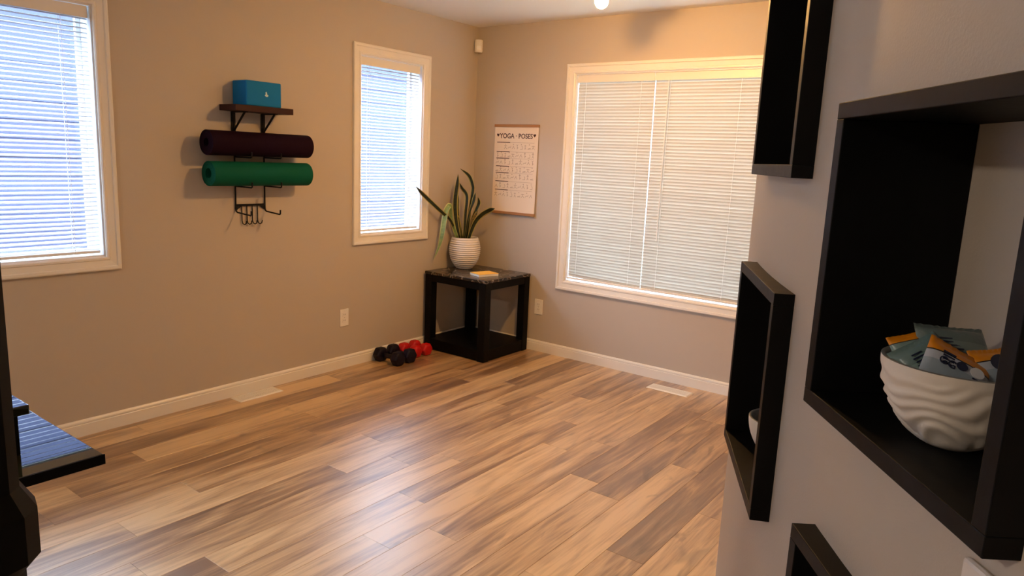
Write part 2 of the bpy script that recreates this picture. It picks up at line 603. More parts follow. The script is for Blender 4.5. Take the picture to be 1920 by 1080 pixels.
k0 = math.ceil((0.0 - X_REF) / PW) - 1
k1 = int((XR - X_REF) / PW)
rows = 0
for k in range(k0, k1 + 1):
    xa, xb = max(X_REF + k * PW, 0.002), min(X_REF + (k + 1) * PW, XR - 0.002)
    if xb - xa < 0.02:
        continue
    ref = known_butt.get(k, -random.uniform(0, PL))
    ys = [0.0]
    y = ref
    while y < -0.02 - 1e-6: y += PL
    y -= PL
    while y > YR + 0.1:
        ys.append(y); y -= PL
    ys.append(YR)
    for i, (ya, yb) in enumerate(zip(ys[1:], ys)):
        if yb - ya < 0.03: continue
        o = bpy.data.objects.new('plank', plank_mesh(xb - xa, yb - ya))
        o.location = ((xa + xb) / 2, (ya + yb) / 2, 0)
        tone = random.random()
        # boards whose tone is plain in the photograph
        for (kk, ii), t in known_tone.items():
            if kk == k and ((ii == 2 and yb <= known_butt[kk] + 0.01 and yb > known_butt[kk] - 0.1) or
                            (ii == 1 and ya >= known_butt[kk] - 0.01 and ya < known_butt[kk] + 0.1)):
                tone = t
        o.color = (tone, random.random(), 0, 1)
        o.parent = fl
        col.objects.link(o)

# ---------- curved wall with framed niches
CC = Vector((6.883, -1.273))
CR = 4.0
BOX_S, BOX_P, BOX_T, BOX_D = 0.405, 0.028, 0.021, 0.172   # outer size, proud of wall, board thickness, depth
BOXES = [  # angle on the curve, underside height
    (207.0, 1.454, 'upper far black niche frame, tall dark opening at the top edge'),
    (206.7, 0.860, 'lower far black niche frame holding a small pale bowl'),
    (215.35, 1.150, 'large near black niche frame holding the bowl of snacks'),
    (215.55, 0.567, 'black niche frame below the snack niche at the bottom edge'),
]
half = math.degrees(math.asin((BOX_S / 2 - 0.006) / CR))
holes = [(a - half, a + half, z + 0.006, z + BOX_S - 0.006) for a, z, _ in BOXES]
PH0, PH1 = 186.0, 236.0
phis = sorted({round(PH0 + i, 4) for i in range(int(PH1 - PH0) + 1)} | {h[0] for h in holes} | {h[1] for h in holes})
zs = sorted({0.0, H} | {h[2] for h in holes} | {h[3] for h in holes})
TH = 0.22
cv, cf, cidx = [], [], {}


def cvert(i, j, d):
    if (i, j, d) not in cidx:
        a = math.radians(phis[i])
        r = CR - (TH if d else 0)
        cidx[(i, j, d)] = len(cv)
        cv.append((CC.x + r * math.cos(a), CC.y + r * math.sin(a), zs[j]))
    return cidx[(i, j, d)]


def hole_at(i, j):
    if not (0 <= i < len(phis) - 1 and 0 <= j < len(zs) - 1): return True
    a, z = (phis[i] + phis[i + 1]) / 2, (zs[j] + zs[j + 1]) / 2
    return any(h[0] < a < h[1] and h[2] < z < h[3] for h in holes)


for i in range(len(phis) - 1):
    for j in range(len(zs) - 1):
        if hole_at(i, j): continue
        cf.append((cvert(i, j, 0), cvert(i + 1, j, 0), cvert(i + 1, j + 1, 0), cvert(i, j + 1, 0)))
        cf.append((cvert(i, j, 1), cvert(i, j + 1, 1), cvert(i + 1, j + 1, 1), cvert(i + 1, j, 1)))
        for (di, dj, p, q) in ((-1, 0, (i, j), (i, j + 1)), (1, 0, (i + 1, j), (i + 1, j + 1)), (0, -1, (i, j), (i + 1, j)), (0, 1, (i, j + 1), (i + 1, j + 1))):
            if hole_at(i + di, j + dj):
                cf.append((cvert(*p, 0), cvert(*q, 0), cvert(*q, 1), cvert(*p, 1)))
cw = mesh('wall_right', cv, cf, 'wall')
smooth_angle(cw, 30)
tag(cw, 'gently curved greige wall with black framed niches', 'wall', kind='structure')

cubby_frames = []
for a, z0, lab in BOXES:
    n = Vector((math.cos(math.radians(a)), math.sin(math.radians(a)), 0))     # toward the room
    t = Vector((n.y, -n.x, 0))
    if t.y < 0: t = -t                                                        # toward the far end
    c = Vector((CC.x, CC.y, 0)) + n * (CR + BOX_P)
    root = empty('niche_frame', (c.x, c.y, z0))
    root.rotation_euler = (0, 0, math.atan2(t.y, t.x))
    # local: x along the wall (far = +), y into the wall = -n
    inward = -n
    sgn = 1 if Vector((-t.y, t.x, 0)).dot(inward) > 0 else -1
    s, T, D = BOX_S / 2, BOX_T, BOX_D

    def lb(x0, x1, y0, y1, za, zb, bev=0.0012):
        ya, yb = sorted((y0 * sgn, y1 * sgn))
        return MB().box((x0, ya, za), (x1, yb, zb), bev)
    lb(-s, -s + T, 0, D, T, BOX_S - T).build('side_board', 'frame_black', root)
    lb(s - T, s, 0, D, T, BOX_S - T).build('side_board', 'frame_black', root)
    lb(-s, s, 0, D, 0, T).build('bottom_board', 'frame_black', root)
    lb(-s, s, 0, D, BOX_S - T, BOX_S).build('top_board', 'frame_black', root)
    bp_ = lb(-s, s, D + 0.0005, D + 0.008, 0, BOX_S, 0).build('back_panel', 'wall', root)
    bp_['label'] = 'wall-coloured back of the niche'
    tag(root, lab, 'wall niche')
    cubby_frames.append((root, c, n, t, z0))

cl0 = wall_sheet('wall_closing', lambda u, z, d: (u, -1.70 - d, z), 2.95, XR, 0, H, [], 0.1)
tag(cl0, 'short wall behind the far end of the curved wall', 'wall', kind='structure')

# ---------- baseboards


def baseboard(name, mp, u0, u1, label):
    prof = [(0, 0), (0.013, 0), (0.013, 0.060), (0.0095, 0.063), (0.0095, 0.066), (0.012, 0.068), (0.011, 0.076), (0.006, 0.083), (0, 0.084)]
    v, f = [], []
    n = len(prof)
    for u in (u0, u1):
        v += [mp(u, z, -d) for d, z in prof]
    for i in range(n):
        f.append((i, (i + 1) % n, n + (i + 1) % n, n + i))
    f += [tuple(range(n))[::-1], tuple(range(n, 2 * n))]
    o = mesh(name, v, f, 'trim')
    tag(o, label, 'baseboard', kind='structure')
    return o


baseboard('baseboard_left', left_mp, YR, -0.013, 'cream baseboard along the left wall')
baseboard('baseboard_back', back_mp, 0.0, XR, 'cream baseboard along the far wall')
# curved one
prof = [(0, 0), (0.013, 0), (0.013, 0.060), (0.0095, 0.063), (0.0095, 0.066), (0.012, 0.068), (0.006, 0.083), (0, 0.084)]
v, f = [], []
np_, steps = len(prof), 50
for i in range(steps + 1):
    a = math.radians(PH0 + (PH1 - PH0) * i / steps)
    for d, z in prof:
        v.append((CC.x + (CR + d) * math.cos(a), CC.y + (CR + d) * math.sin(a), z))
for i in range(steps):
    for k in range(np_):
        f.append((i * np_ + k, i * np_ + (k + 1) % np_, (i + 1) * np_ + (k + 1) % np_, (i + 1) * np_ + k))
f += [tuple(range(np_))[::-1], tuple(steps * np_ + k for k in range(np_))]
tag(mesh('baseboard_right', v, f, 'trim'), 'cream baseboard along the curved wall', 'baseboard', kind='structure')

# ---------- windows: mitred casing, jambs, sash and panes


def make_window(name, mp, hole, label, mullions=()):
    u0, u1, z0, z1 = hole
    root = empty(name, mp((u0 + u1) / 2, z0, 0))
    CW = 0.068
    prof = [(0.0, 0.0), (0.0, 0.010), (0.006, 0.014), (0.014, 0.014), (0.018, 0.010), (0.046, 0.013), (0.050, 0.019), (0.062, 0.020), (CW, 0.016), (CW, 0.0)]
    cs = [(u0, z0, -1, -1), (u1, z0, 1, -1), (u1, z1, 1, 1), (u0, z1, -1, 1)]
    for i in range(4):
        A, B = cs[i], cs[(i + 1) % 4]
        vv, ff = [], []
        for (cu, cz, su, sz) in (A, B):
            vv += [Vector(mp(cu + su * w, cz + sz * w, -d)) - root.location for w, d in prof]
        n = len(prof)
        for k in range(n):
            ff.append((k, (k + 1) % n, n + (k + 1) % n, n + k))
        ff += [tuple(range(n))[::-1], tuple(range(n, 2 * n))]
        mesh('casing', vv, ff, 'trim', root)
    # jamb boards lining the opening
    JT, JD = 0.008, 0.13

    def pbox(ua, ub, za, zb, da, db, nm, mat, bev=0.0, par=root):
        p, q = Vector(mp(ua, za, da)), Vector(mp(ub, zb, db))
        lo = [min(p[i], q[i]) - root.location[i] for i in range(3)]
        hi = [max(p[i], q[i]) - root.location[i] for i in range(3)]
        return MB().box(lo, hi, bev).build(nm, mat, par)
    pbox(u0, u0 + JT, z0, z1, 0, JD, 'jamb', 'vinyl')
    pbox(u1 - JT, u1, z0, z1, 0, JD, 'jamb', 'vinyl')
    pbox(u0 + JT, u1 - JT, z0, z0 + JT, 0, JD, 'sill', 'vinyl')
    pbox(u0 + JT, u1 - JT, z1 - JT, z1, 0, JD, 'head_jamb', 'vinyl')
    a, b, c, d = u0 + JT, u1 - JT, z0 + JT, z1 - JT
    SW = 0.022
    pbox(a, a + SW, c, d, 0.105, 0.128, 'sash_stile', 'vinyl', 0.002)
    pbox(b - SW, b, c, d, 0.105, 0.128, 'sash_stile', 'vinyl', 0.002)
    pbox(a + SW, b - SW, c, c + SW, 0.105, 0.128, 'sash_rail', 'vinyl', 0.002)
    pbox(a + SW, b - SW, d - SW, d, 0.105, 0.128, 'sash_rail', 'vinyl', 0.002)
    edges = [a + SW] + [x for mu in mullions for x in (mu - 0.02, mu + 0.02)] + [b - SW]
    for mu in mullions:
        pbox(mu - 0.02, mu + 0.02, c + SW, d - SW, 0.105, 0.128, 'mullion', 'vinyl', 0.002)
    for i in range(0, len(edges), 2):
        pbox(edges[i], edges[i + 1], c + SW, d - SW, 0.114, 0.119, 'pane', 'glass')
    tag(root, label, 'window', kind='structure')
    return root


make_window('window_1', left_mp, W1, 'cream-cased window at the left edge of the photo', (-3.966,))
make_window('window_2', left_mp, W2, 'narrow cream-cased window left of the snake plant')
make_window('window_3', back_mp, W3, 'wide cream-cased window on the far wall', (1.515,))

# ---------- venetian blinds, each slat a part


def make_blind(label, mp, ua, ub, zb, zt, depth, tilt, mat, cords, wand=None, group='white venetian blinds', warp=None, hr=True):
    root = empty('venetian_blind', mp((ua + ub) / 2, zb, depth))
    # local frame: u along the window, w = out of the wall into the room
    eu = (Vector(mp(1, 0, 0)) - Vector(mp(0, 0, 0))).normalized()
    er = (Vector(mp(0, 0, -1)) - Vector(mp(0, 0, 0))).normalized()
    ez = Vector((0, 0, 1))
    L = ub - ua
    pitch, wd = 0.0213, 0.025
    # curved slat cross-section, slightly crowned
    sec = []
    for i in range(5):
        s = (i / 4 - 0.5)
        sec.append((s * wd, 0.0022 * (1 - 4 * s * s)))
    ct, st = math.cos(tilt), math.sin(tilt)
    v, f = [], []
    nseg = 12
    for k in range(nseg + 1):
        u = (k / nseg - 0.5) * L
        for (r, h) in sec:
            v.append(eu * u + er * (r * ct - h * st) + ez * (r * st + h * ct))
    for k in range(nseg):
        for i in range(4):
            f.append((k * 5 + i, k * 5 + i + 1, (k + 1) * 5 + i + 1, (k + 1) * 5 + i))
    me = bpy.data.meshes.new('slat')
    me.from_pydata([tuple(p) for p in v], [], f)
    me.materials.append(M[mat])
    me.polygons.foreach_set('use_smooth', [True] * len(me.polygons))
    zrail = zt - 0.05 if hr else zt
    z = 0.026
    n = 0
    while zb + z < zrail - 0.003:
        o = bpy.data.objects.new('slat', me)
        o.parent = root
        dz = random.uniform(-0.0008, 0.0008)
        o.location = (0, 0, z + dz)
        if warp and n < 6:
            o.rotation_euler = (0, warp * (6 - n) / 6, 0) if abs(eu.x) > 0.5 else (warp * (6 - n) / 6, 0, 0)
        col.objects.link(o)
        z += pitch; n += 1

    def lbox(u0, u1, w0, w1, z0, z1, nm, mt, bev=0.0):
        p = eu * u0 + er * w0 + ez * z0; q = eu * u1 + er * w1 + ez * z1
        lo = [min(p[i], q[i]) for i in range(3)]; hi = [max(p[i], q[i]) for i in range(3)]
        return MB().box(lo, hi, bev).build(nm, mt, root)
    br = lbox(-L / 2, L / 2, -0.013, 0.013, 0.004, 0.018, 'bottom_rail', 'white_plastic', 0.003)
    if hr:
        lbox(-L / 2, L / 2, -0.014, 0.014, zrail - zb, zrail - zb + 0.026, 'headrail', 'white_plastic', 0.002)
        lbox(-L / 2, L / 2, 0.015, 0.019, zrail - zb - 0.004, zt - zb, 'valance', 'trim', 0.0015)
    for cu in cords:
        for w in (-0.0135, 0.0135):
            p0 = eu * (cu - (ua + ub) / 2) + er * w
            MB().tube([p0 + ez * 0.012, p0 + ez * (zrail - zb)], 0.0011, 5).build('ladder_cord', 'cord', root)
    if wand:
        p0 = eu * (wand[0] - (ua + ub) / 2) + er * 0.024
        MB().tube([p0 + ez * (wand[1] - zb), p0 + ez * (zrail - zb)], 0.0028, 6).build('tilt_wand', 'cord', root)
    tag(root, label, 'blind', group)
    return root


D2R = PI / 180
TILT_L = -25 * D2R
TILT_B = 74 * D2R
make_blind('open-slatted white blind in the window at the left edge', left_mp, W1[0] + 0.012, W1[1] - 0.014, W1[2] + 0.012, W1[3] - 0.01, 0.03, TILT_L, 'slat', (-4.96, -4.3, -3.63, -2.962))
make_blind('open-slatted white blind in the narrow window beside the plant', left_mp, W2[0] + 0.012, W2[1] - 0.018, W2[2] + 0.012, W2[3] - 0.01, 0.03, TILT_L, 'slat', (-1.09, -0.72))
make_blind('closed cream blind over the left pane of the wide window', back_mp, W3[0] + 0.010, 1.5145, W3[2] + 0.012, W3[3] - 0.006, 0.03, TILT_B, 'slat_cream', (0.99, 1.42), wand=None, warp=0.02)
make_blind('closed cream blind over the right pane of the wide window', back_mp, 1.5160, W3[1] - 0.010, W3[2] + 0.012, W3[3] - 0.006, 0.03, TILT_B, 'slat_cream', (1.63, 2.1, 2.6), wand=(1.62, 0.95))

# ------------------------------------------------------------------ ceiling lamp with swivel heads
lamp = empty('ceiling_lamp', (1.78, -1.20, H))
hd = Vector((0.22, -0.975, 0)).normalized()      # bar direction, toward the viewer
A_ = Vector((1.662, -0.983, 2.300))
S_ = Vector((1.775, -1.42, 2.300))
P_ = A_ - hd * 0
cA, cS = A_ + Vector((0.06, 0, 0)), S_ + Vector((0.06, 0, 0))
e0, e1 = cA - hd * 0.08, cS + hd * 0.10
ang = math.atan2(hd.y, hd.x)
bar = MB().box((-0.5 * (e1 - e0).length, -0.022, -0.028), (0.5 * (e1 - e0).length, 0.022, 0.0), 0.004)
bo = bar.build('bar', 'socket', lamp)
mid = (e0 + e1) / 2
bo.location = Vector((mid.x, mid.y, H)) - lamp.location
bo.rotation_euler = (0, 0, ang)
for P in (A_, S_):
    # from the bulb back to the swivel: the near head opens downward and a little toward the far wall
    ax = (Vector((0.55, 0, 0.83)) if P is A_ else Vector((-0.22, -0.26, 0.93))).normalized()
    q = P - lamp.location
    top = q + ax * 0.118
    rot = ax.to_track_quat('Z', 'Y').to_matrix().to_4x4()
    rim = 0.034 if P is A_ else -0.004
    cup = MB().lathe([(0.030 if P is A_ else 0.050, rim), (0.040 if P is A_ else 0.054, rim + 0.002), (0.052, 0.055), (0.040, 0.098), (0.014, 0.112), (0.0, 0.112)], n=24)
    cup.lathe([(0.030 if P is A_ else 0.050, rim), (0.047, 0.052), (0.030, 0.075), (0.0, 0.078)], n=24)
    cup.xf(Matrix.Translation(q) @ rot)
    smooth_angle(cup.build('lamp_cup', 'socket', lamp), 40)
    MB().tube([q + ax * 0.112, top, (top.x, top.y, -0.02)], 0.008, 8).build('stem', 'socket', lamp)
    b = MB().lathe([(0, -0.037)] + [(0.037 * math.sin(PI * i / 10), -0.037 * math.cos(PI * i / 10)) for i in range(1, 8)] + [(0.018, 0.034), (0.014, 0.05), (0, 0.05)], n=16)
    b.xf(Matrix.Translation(q) @ rot)
    bu = b.build('bulb', 'bulb_dim' if P is A_ else 'bulb', lamp, True)
    bu['label'] = 'glowing warm globe bulb'
tag(lamp, 'ceiling lamp with glowing globe bulbs at the top edge', 'lamp')

# unseen dome added behind the viewer to warm and brighten the curved wall
dl = empty('fill_lamp', (2.2, -6.3, H))
smooth_angle(MB().lathe([(0, 0), (0.17, 0), (0.17, -0.022), (0.155, -0.028), (0, -0.028)], n=32).build('fill_lamp_base', 'socket', dl), 40)
MB().lathe([(0.15, -0.028), (0.145, -0.05), (0.12, -0.075), (0.07, -0.092), (0, -0.098)], n=24).build('fill_dome', 'dome', dl, True)
tag(dl, 'added unseen fill lamp, dome-shaped, behind the viewer', 'lamp')

# ------------------------------------------------------------------ end table in the corner
TX0, TX1, TY0, TY1, TZ = 0.032, 0.617, -0.566, -0.030, 0.600
tb = empty('end_table', ((TX0 + TX1) / 2, (TY0 + TY1) / 2, 0))
tl = tb.location
LW = 0.062


def tbox(lo, hi, nm, mat, bev=0.002):
    return MB().box([lo[i] - tl[i] for i in range(3)], [hi[i] - tl[i] for i in range(3)], bev).build(nm, mat, tb)


tp = tbox((TX0 - 0.004, TY0 - 0.004, TZ - 0.022), (TX1 + 0.004, TY1 + 0.004, TZ), 'table_top', 'marble', 0.004)
tp['label'] = 'black marble top with pale veins'
for lx in (TX0, TX1 - LW):
    for ly in (TY0, TY1 - LW):
        tbox((lx, ly, 0.0), (lx + LW, ly + LW, TZ - 0.022), 'leg', 'black_wood')
for (lo, hi) in (((TX0 + LW, TY0 + 0.004, TZ - 0.075), (TX1 - LW, TY0 + 0.026, TZ - 0.022)),
                 ((TX0 + LW, TY1 - 0.026, TZ - 0.075), (TX1 - LW, TY1 - 0.004, TZ - 0.022)),
                 ((TX0 + 0.004, TY0 + LW, TZ - 0.075), (TX0 + 0.026, TY1 - LW, TZ - 0.022)),
                 ((TX1 - 0.026, TY0 + LW, TZ - 0.075), (TX1 - 0.004, TY1 - LW, TZ - 0.022))):
    tbox(lo, hi, 'apron', 'black_wood')
shelf_z = 0.085
sv = [(TX0 + LW, TY0 + 0.004), (TX1 - LW, TY0 + 0.004), (TX1 - LW, TY0 + LW), (TX1 - 0.004, TY0 + LW), (TX1 - 0.004, TY1 - LW), (TX1 - LW, TY1 - LW),
      (TX1 - LW, TY1 - 0.004), (TX0 + LW, TY1 - 0.004), (TX0 + LW, TY1 - LW), (TX0 + 0.004, TY1 - LW), (TX0 + 0.004, TY0 + LW), (TX0 + LW, TY0 + LW)]
vv = [(x - tl.x, y - tl.y, z) for z in (0.004, shelf_z) for x, y in sv]
ff = [tuple(range(12))[::-1], tuple(range(12, 24))] + [(i, (i + 1) % 12, 12 + (i + 1) % 12, 12 + i) for i in range(12)]
mesh('lower_shelf', vv, ff, 'black_wood', tb)
tag(tb, 'black end table with a marble top in the room corner', 'table')

# notepad on the table
npd = empty('notepad', (0.445, -0.375, TZ))
npd.rotation_euler = (0, 0, math.radians(-18))
MB().box((-0.062, -0.085, 0), (0.062, 0.085, 0.016), 0.001).build('pages', 'note_white', npd)
MB().box((-0.063, -0.086, 0.016), (0.063, 0.086, 0.019), 0.0008).build('cover', 'note_yellow', npd)
tag(npd, 'small yellow-covered notepad on the black end table', 'notepad')

# pot and snake plant
PC = (0.136, -0.243)
pot = empty('plant_pot', (PC[0], PC[1], TZ))


POT_PTS = [(0.0, 0.060), (0.12, 0.086), (0.28, 0.107), (0.48, 0.120), (0.66, 0.122), (0.85, 0.114), (1.0, 0.101)]


def pot_r(t):
    for (a, ra), (b, rb_) in zip(POT_PTS, POT_PTS[1:]):
        if t <= b:
            k = (t - a) / (b - a)
            return ra + (rb_ - ra) * k
    return POT_PTS[-1][1]


prof = [(0.0, 0.0), (0.054, 0.0)]
NR = 96
for i in range(NR + 1):
    t = i / NR
    prof.append((pot_r(t) + 0.0022 * math.sin(t * 2 * PI * 15), 0.004 + t * 0.240))
prof += [(pot_r(1) - 0.008, 0.244), (pot_r(1) - 0.010, 0.232), (pot_r(0.93) - 0.012, 0.220)]
pb = MB().lathe(prof, n=48).build('pot_body', 'ceramic', pot, True)
MB().lathe([(pot_r(0.93) - 0.006, 0.222), (pot_r(0.93) - 0.014, 0.226), (0.04, 0.230), (0.0, 0.231)], n=32).build('soil', 'soil', pot, True)
tag(pot, 'white ribbed ceramic pot on the black end table', 'pot')

LEAVES = [
    ([(0.085, -0.270, 0.83), (0.082, -0.350, 0.966), (0.087, -0.447, 1.031), (0.077, -0.544, 1.1), (0.059, -0.646, 1.179), (0.069, -0.729, 1.234)], 0.032, 'd'),
    ([(0.090, -0.280, 0.83), (0.080, -0.345, 0.982), (0.090, -0.372, 1.061), (0.094, -0.388, 1.088), (0.086, -0.416, 1.04), (0.084, -0.432, 0.94), (0.082, -0.445, 0.86), (0.075, -0.467, 0.777), (0.053, -0.504, 0.68)], 0.046, 'l'),
    ([(0.100, -0.270, 0.83), (0.078, -0.297, 1.008), (0.076, -0.307, 1.131), (0.089, -0.307, 1.245), (0.101, -0.307, 1.325)], 0.046, 'd'),
    ([(0.105, -0.258, 0.83), (0.078, -0.274, 1.053), (0.079, -0.274, 1.175)], 0.022, 'd'),
    ([(0.105, -0.239, 0.83), (0.08, -0.26, 0.962), (0.065, -0.284, 1.04)], 0.028, 'd'),
    ([(0.123, -0.242, 0.83), (0.13, -0.239, 1.019), (0.138, -0.236, 1.158), (0.109, -0.261, 1.221), (0.093, -0.276, 1.257)], 0.034, 'd'),
    ([(0.127, -0.217, 0.83), (0.147, -0.209, 1.027), (0.168, -0.203, 1.192), (0.172, -0.211, 1.245), (0.152, -0.235, 1.316), (0.1, -0.283, 1.366)], 0.038, 'd'),
    ([(0.145, -0.255, 0.83), (0.178, -0.251, 1.015), (0.208, -0.241, 1.114), (0.225, -0.241, 1.192)], 0.036, 'd'),
    ([(0.137, -0.205, 0.83), (0.158, -0.187, 0.978), (0.187, -0.175, 1.062), (0.204, -0.172, 1.112), (0.201, -0.184, 1.157)], 0.030, 'd'),
    ([(0.165, -0.238, 0.83), (0.22, -0.235, 0.961), (0.275, -0.222, 1.03), (0.337, -0.205, 1.07), (0.383, -0.199, 1.082)], 0.048, 'd'),
    ([(0.149, -0.222, 0.83), (0.159, -0.206, 0.946), (0.177, -0.185, 1.008), (0.194, -0.164, 1.058)], 0.028, 'o'),
]


def catmull(pts, n):
    pts = [Vector(p) for p in pts]
    P = [pts[0] * 2 - pts[1]] + pts + [pts[-1] * 2 - pts[-2]]
    out = []
    segs = len(pts) - 1
    for s in range(segs):
        for k in range(n):
            t = k / n
            p0, p1, p2, p3 = P[s], P[s + 1], P[s + 2], P[s + 3]
            out.append(0.5 * ((2 * p1) + (-p0 + p2) * t + (2 * p0 - 5 * p1 + 4 * p2 - p3) * t * t + (-p0 + 3 * p1 - 3 * p2 + p3) * t ** 3))
    out.append(pts[-1])
    return out


plant = empty('snake_plant', (PC[0], PC[1], TZ + 0.231))
face_dir = Vector((0.594, -0.805, 0.1)).normalized()     # the leaves mostly face the room
for li, (pts, w, k) in enumerate(LEAVES):
    cl = catmull(pts, 6)
    n = len(cl)
    v, f, uv = [], [], []
    tw0 = random.uniform(-0.5, 0.5)
    for i, p in enumerate(cl):
        t = i / (n - 1)
        d = (cl[min(i + 1, n - 1)] - cl[max(i - 1, 0)]).normalized()
        side = d.cross(face_dir)
        side = side.normalized() if side.length > 1e-3 else Vector((1, 0, 0))
        nn = side.cross(d).normalized()
        a = tw0 + 0.5 * math.sin(3.0 * t + li)
        s2 = side * math.cos(a) + nn * math.sin(a)
        n2 = s2.cross(d).normalized()
        hw = w / 2 * (0.55 + 0.45 * math.sin(PI * min(1, t / 0.75) * 0.5)) * (1 if t < 0.72 else max(0.03, math.cos((t - 0.72) / 0.28 * PI / 2)))
        for top in (1, -1):
            for j in range(5):
                s = j / 4 - 0.5
                q = p + s2 * (2 * s * hw) + n2 * (hw * 0.9 * (4 * s * s) * 0.45 + (0.0011 * top if 0 < j < 4 else 0.0003 * top))
                v.append(q - plant.location); uv.append((j / 4, t))
    for i in range(n - 1):
        for o in (0, 5):
            for j in range(4):
                f.append((i * 10 + o + j, i * 10 + o + j + 1, (i + 1) * 10 + o + j + 1, (i + 1) * 10 + o + j))
        for j in (0, 4):
            f.append((i * 10 + j, i * 10 + 5 + j, (i + 1) * 10 + 5 + j, (i + 1) * 10 + j))
    for e in (0, n - 1):
        for j in range(4):
            f.append((e * 10 + j, e * 10 + j + 1, e * 10 + 5 + j + 1, e * 10 + 5 + j))
    lf = mesh('leaf', v, f, 'leaf_' + k, plant, True, uv)
    if k == 'l':
        lf['label'] = 'pale green drooping leaf'
tag(plant, 'snake plant with dark yellow-edged leaves in the white pot', 'plant')

# ------------------------------------------------------------------ poster
PX0, PX1, PZ0, PZ1 = 0.206, 0.616, 1.032, 1.712
po = empty('poster', ((PX0 + PX1) / 2, 0, PZ0))
pw, ph = PX1 - PX0, PZ1 - PZ0


def sheet_y(z):          # the paper hangs a little away from the wall
    return -0.006 - 0.010 * (1 - z / ph)


vv, ff = [], []
NZ = 16
for d in (0, 0.0008):
    for i in range(NZ + 1):
        z = ph * i / NZ
        for x in (-pw / 2, pw / 2):
            vv.append((x, sheet_y(z) + d, z))
o2 = 2 * (NZ + 1)
for i in range(NZ):
    ff += [(2 * i, 2 * i + 1, 2 * i + 3, 2 * i + 2), (o2 + 2 * i, o2 + 2 * i + 2, o2 + 2 * i + 3, o2 + 2 * i + 1)]
    ff += [(2 * i, 2 * i + 2, o2 + 2 * i + 2, o2 + 2 * i), (2 * i + 1, o2 + 2 * i + 1, o2 + 2 * i + 3, 2 * i + 3)]
ff += [(0, o2, o2 + 1, 1), (2 * NZ, 2 * NZ + 1, o2 + 2 * NZ + 1, o2 + 2 * NZ)]
mesh('sheet', vv, ff, 'paper', po)
for z in (0.0, ph - 0.02):
    yy = sheet_y(z + 0.01)
    h = MB().box((-pw / 2 - 0.004, yy - 0.007, z), (pw / 2 + 0.004, yy + 0.005, z + 0.020), 0.002).build('hanger_bar', 'hanger_wood', po)


def text_mesh(name, body, size, mat, parent, depth=0.0004, bold=0.0, spacing=1.0):
    cu = bpy.data.curves.new(name, 'FONT')
    cu.body = body; cu.size = size; cu.align_x = 'CENTER'; cu.align_y = 'CENTER'
    cu.extrude = depth; cu.offset = bold; cu.space_character = spacing
    cu.resolution_u = 3
    ob = bpy.data.objects.new(name, cu)
    col.objects.link(ob)
    dg = bpy.context.evaluated_depsgraph_get()
    me = bpy.data.meshes.new_from_object(ob.evaluated_get(dg))
    bpy.data.objects.remove(ob); bpy.data.curves.remove(cu)
    me.materials.clear(); me.materials.append(M[mat])
    o = bpy.data.objects.new(name, me)
    col.objects.link(o)
    o.parent = parent
    return o


tm = text_mesh('title', 'YOGA · POSES', 0.052, 'ink', po, bold=0.0008)
tm.location = (0, sheet_y(ph - 0.09) - 0.0008, ph - 0.088)
tm.rotation_euler = (PI / 2, 0, 0)
tm.scale = (0.93, 1, 1)
# little heart ornaments at both ends of the title
for sx in (-1, 1):
    pts = [(0, -0.014), (0.012, 0.0), (0.011, 0.009), (0.005, 0.011), (0, 0.006), (-0.005, 0.011), (-0.011, 0.009), (-0.012, 0.0)]
    vv = [(sx * 0.172 + x, sheet_y(ph - 0.09) - 0.0012 + d, ph - 0.080 + z) for d in (0, 0.0006) for x, z in pts]
    ff = [tuple(range(8)), tuple(range(8, 16))[::-1]] + [(i, (i + 1) % 8, 8 + (i + 1) % 8, 8 + i) for i in range(8)]
    mesh('heart_mark', vv, ff, 'ink', po)
# section rules: short bold dash, then a hairline
rules = [0.545, 0.475, 0.425, 0.365, 0.315, 0.250, 0.185]
hb, hl = MB(), MB()
for i, z in enumerate(rules):
    y = sheet_y(z) - 0.0006
    hb.box((-0.180, y, z - 0.0028), (-0.055, y + 0.0004, z + 0.0028))
    hl.box((-0.055, y, z - 0.0008), (0.172, y + 0.0004, z + 0.0008))
hb.build('section_dash', 'ink', po)
hl.build('section_rule', 'ink_pale', po)
# rows of small pose figures (line drawings)
POSES = [
    [[(0, .0), (0, .018)], [(-.008, .013), (.008, .013)], [(0, .0), (-.007, -.014)], [(0, 0), (.007, -.014)]],
    [[(-.012, -.012), (0, .006), (.012, -.012)], [(0, .006), (.003, .010)]],
    [[(-.014, -.012), (.014, -.012)], [(-.010, -.008), (.012, -.004)]],
    [[(0, -.014), (0, .010)], [(0, .010), (.006, .020)], [(0, .010), (-.006, .020)], [(0, 0), (.008, -.004), (0, -.008)]],
    [[(-.012, -.014), (-.002, 0), (.012, -.014)], [(-.002, 0), (-.002, .012)], [(-.014, .010), (.012, .010)]],
    [[(-.010, -.014), (.010, -.014), (.010, .006)], [(.010, .006), (.004, .010)]],
    [[(-.014, -.010), (-.004, .0), (.010, -.002), (.014, .008)]],
]
pr = MB()
rowz = [0.510, 0.448, 0.395, 0.338, 0.284, 0.215, 0.150]
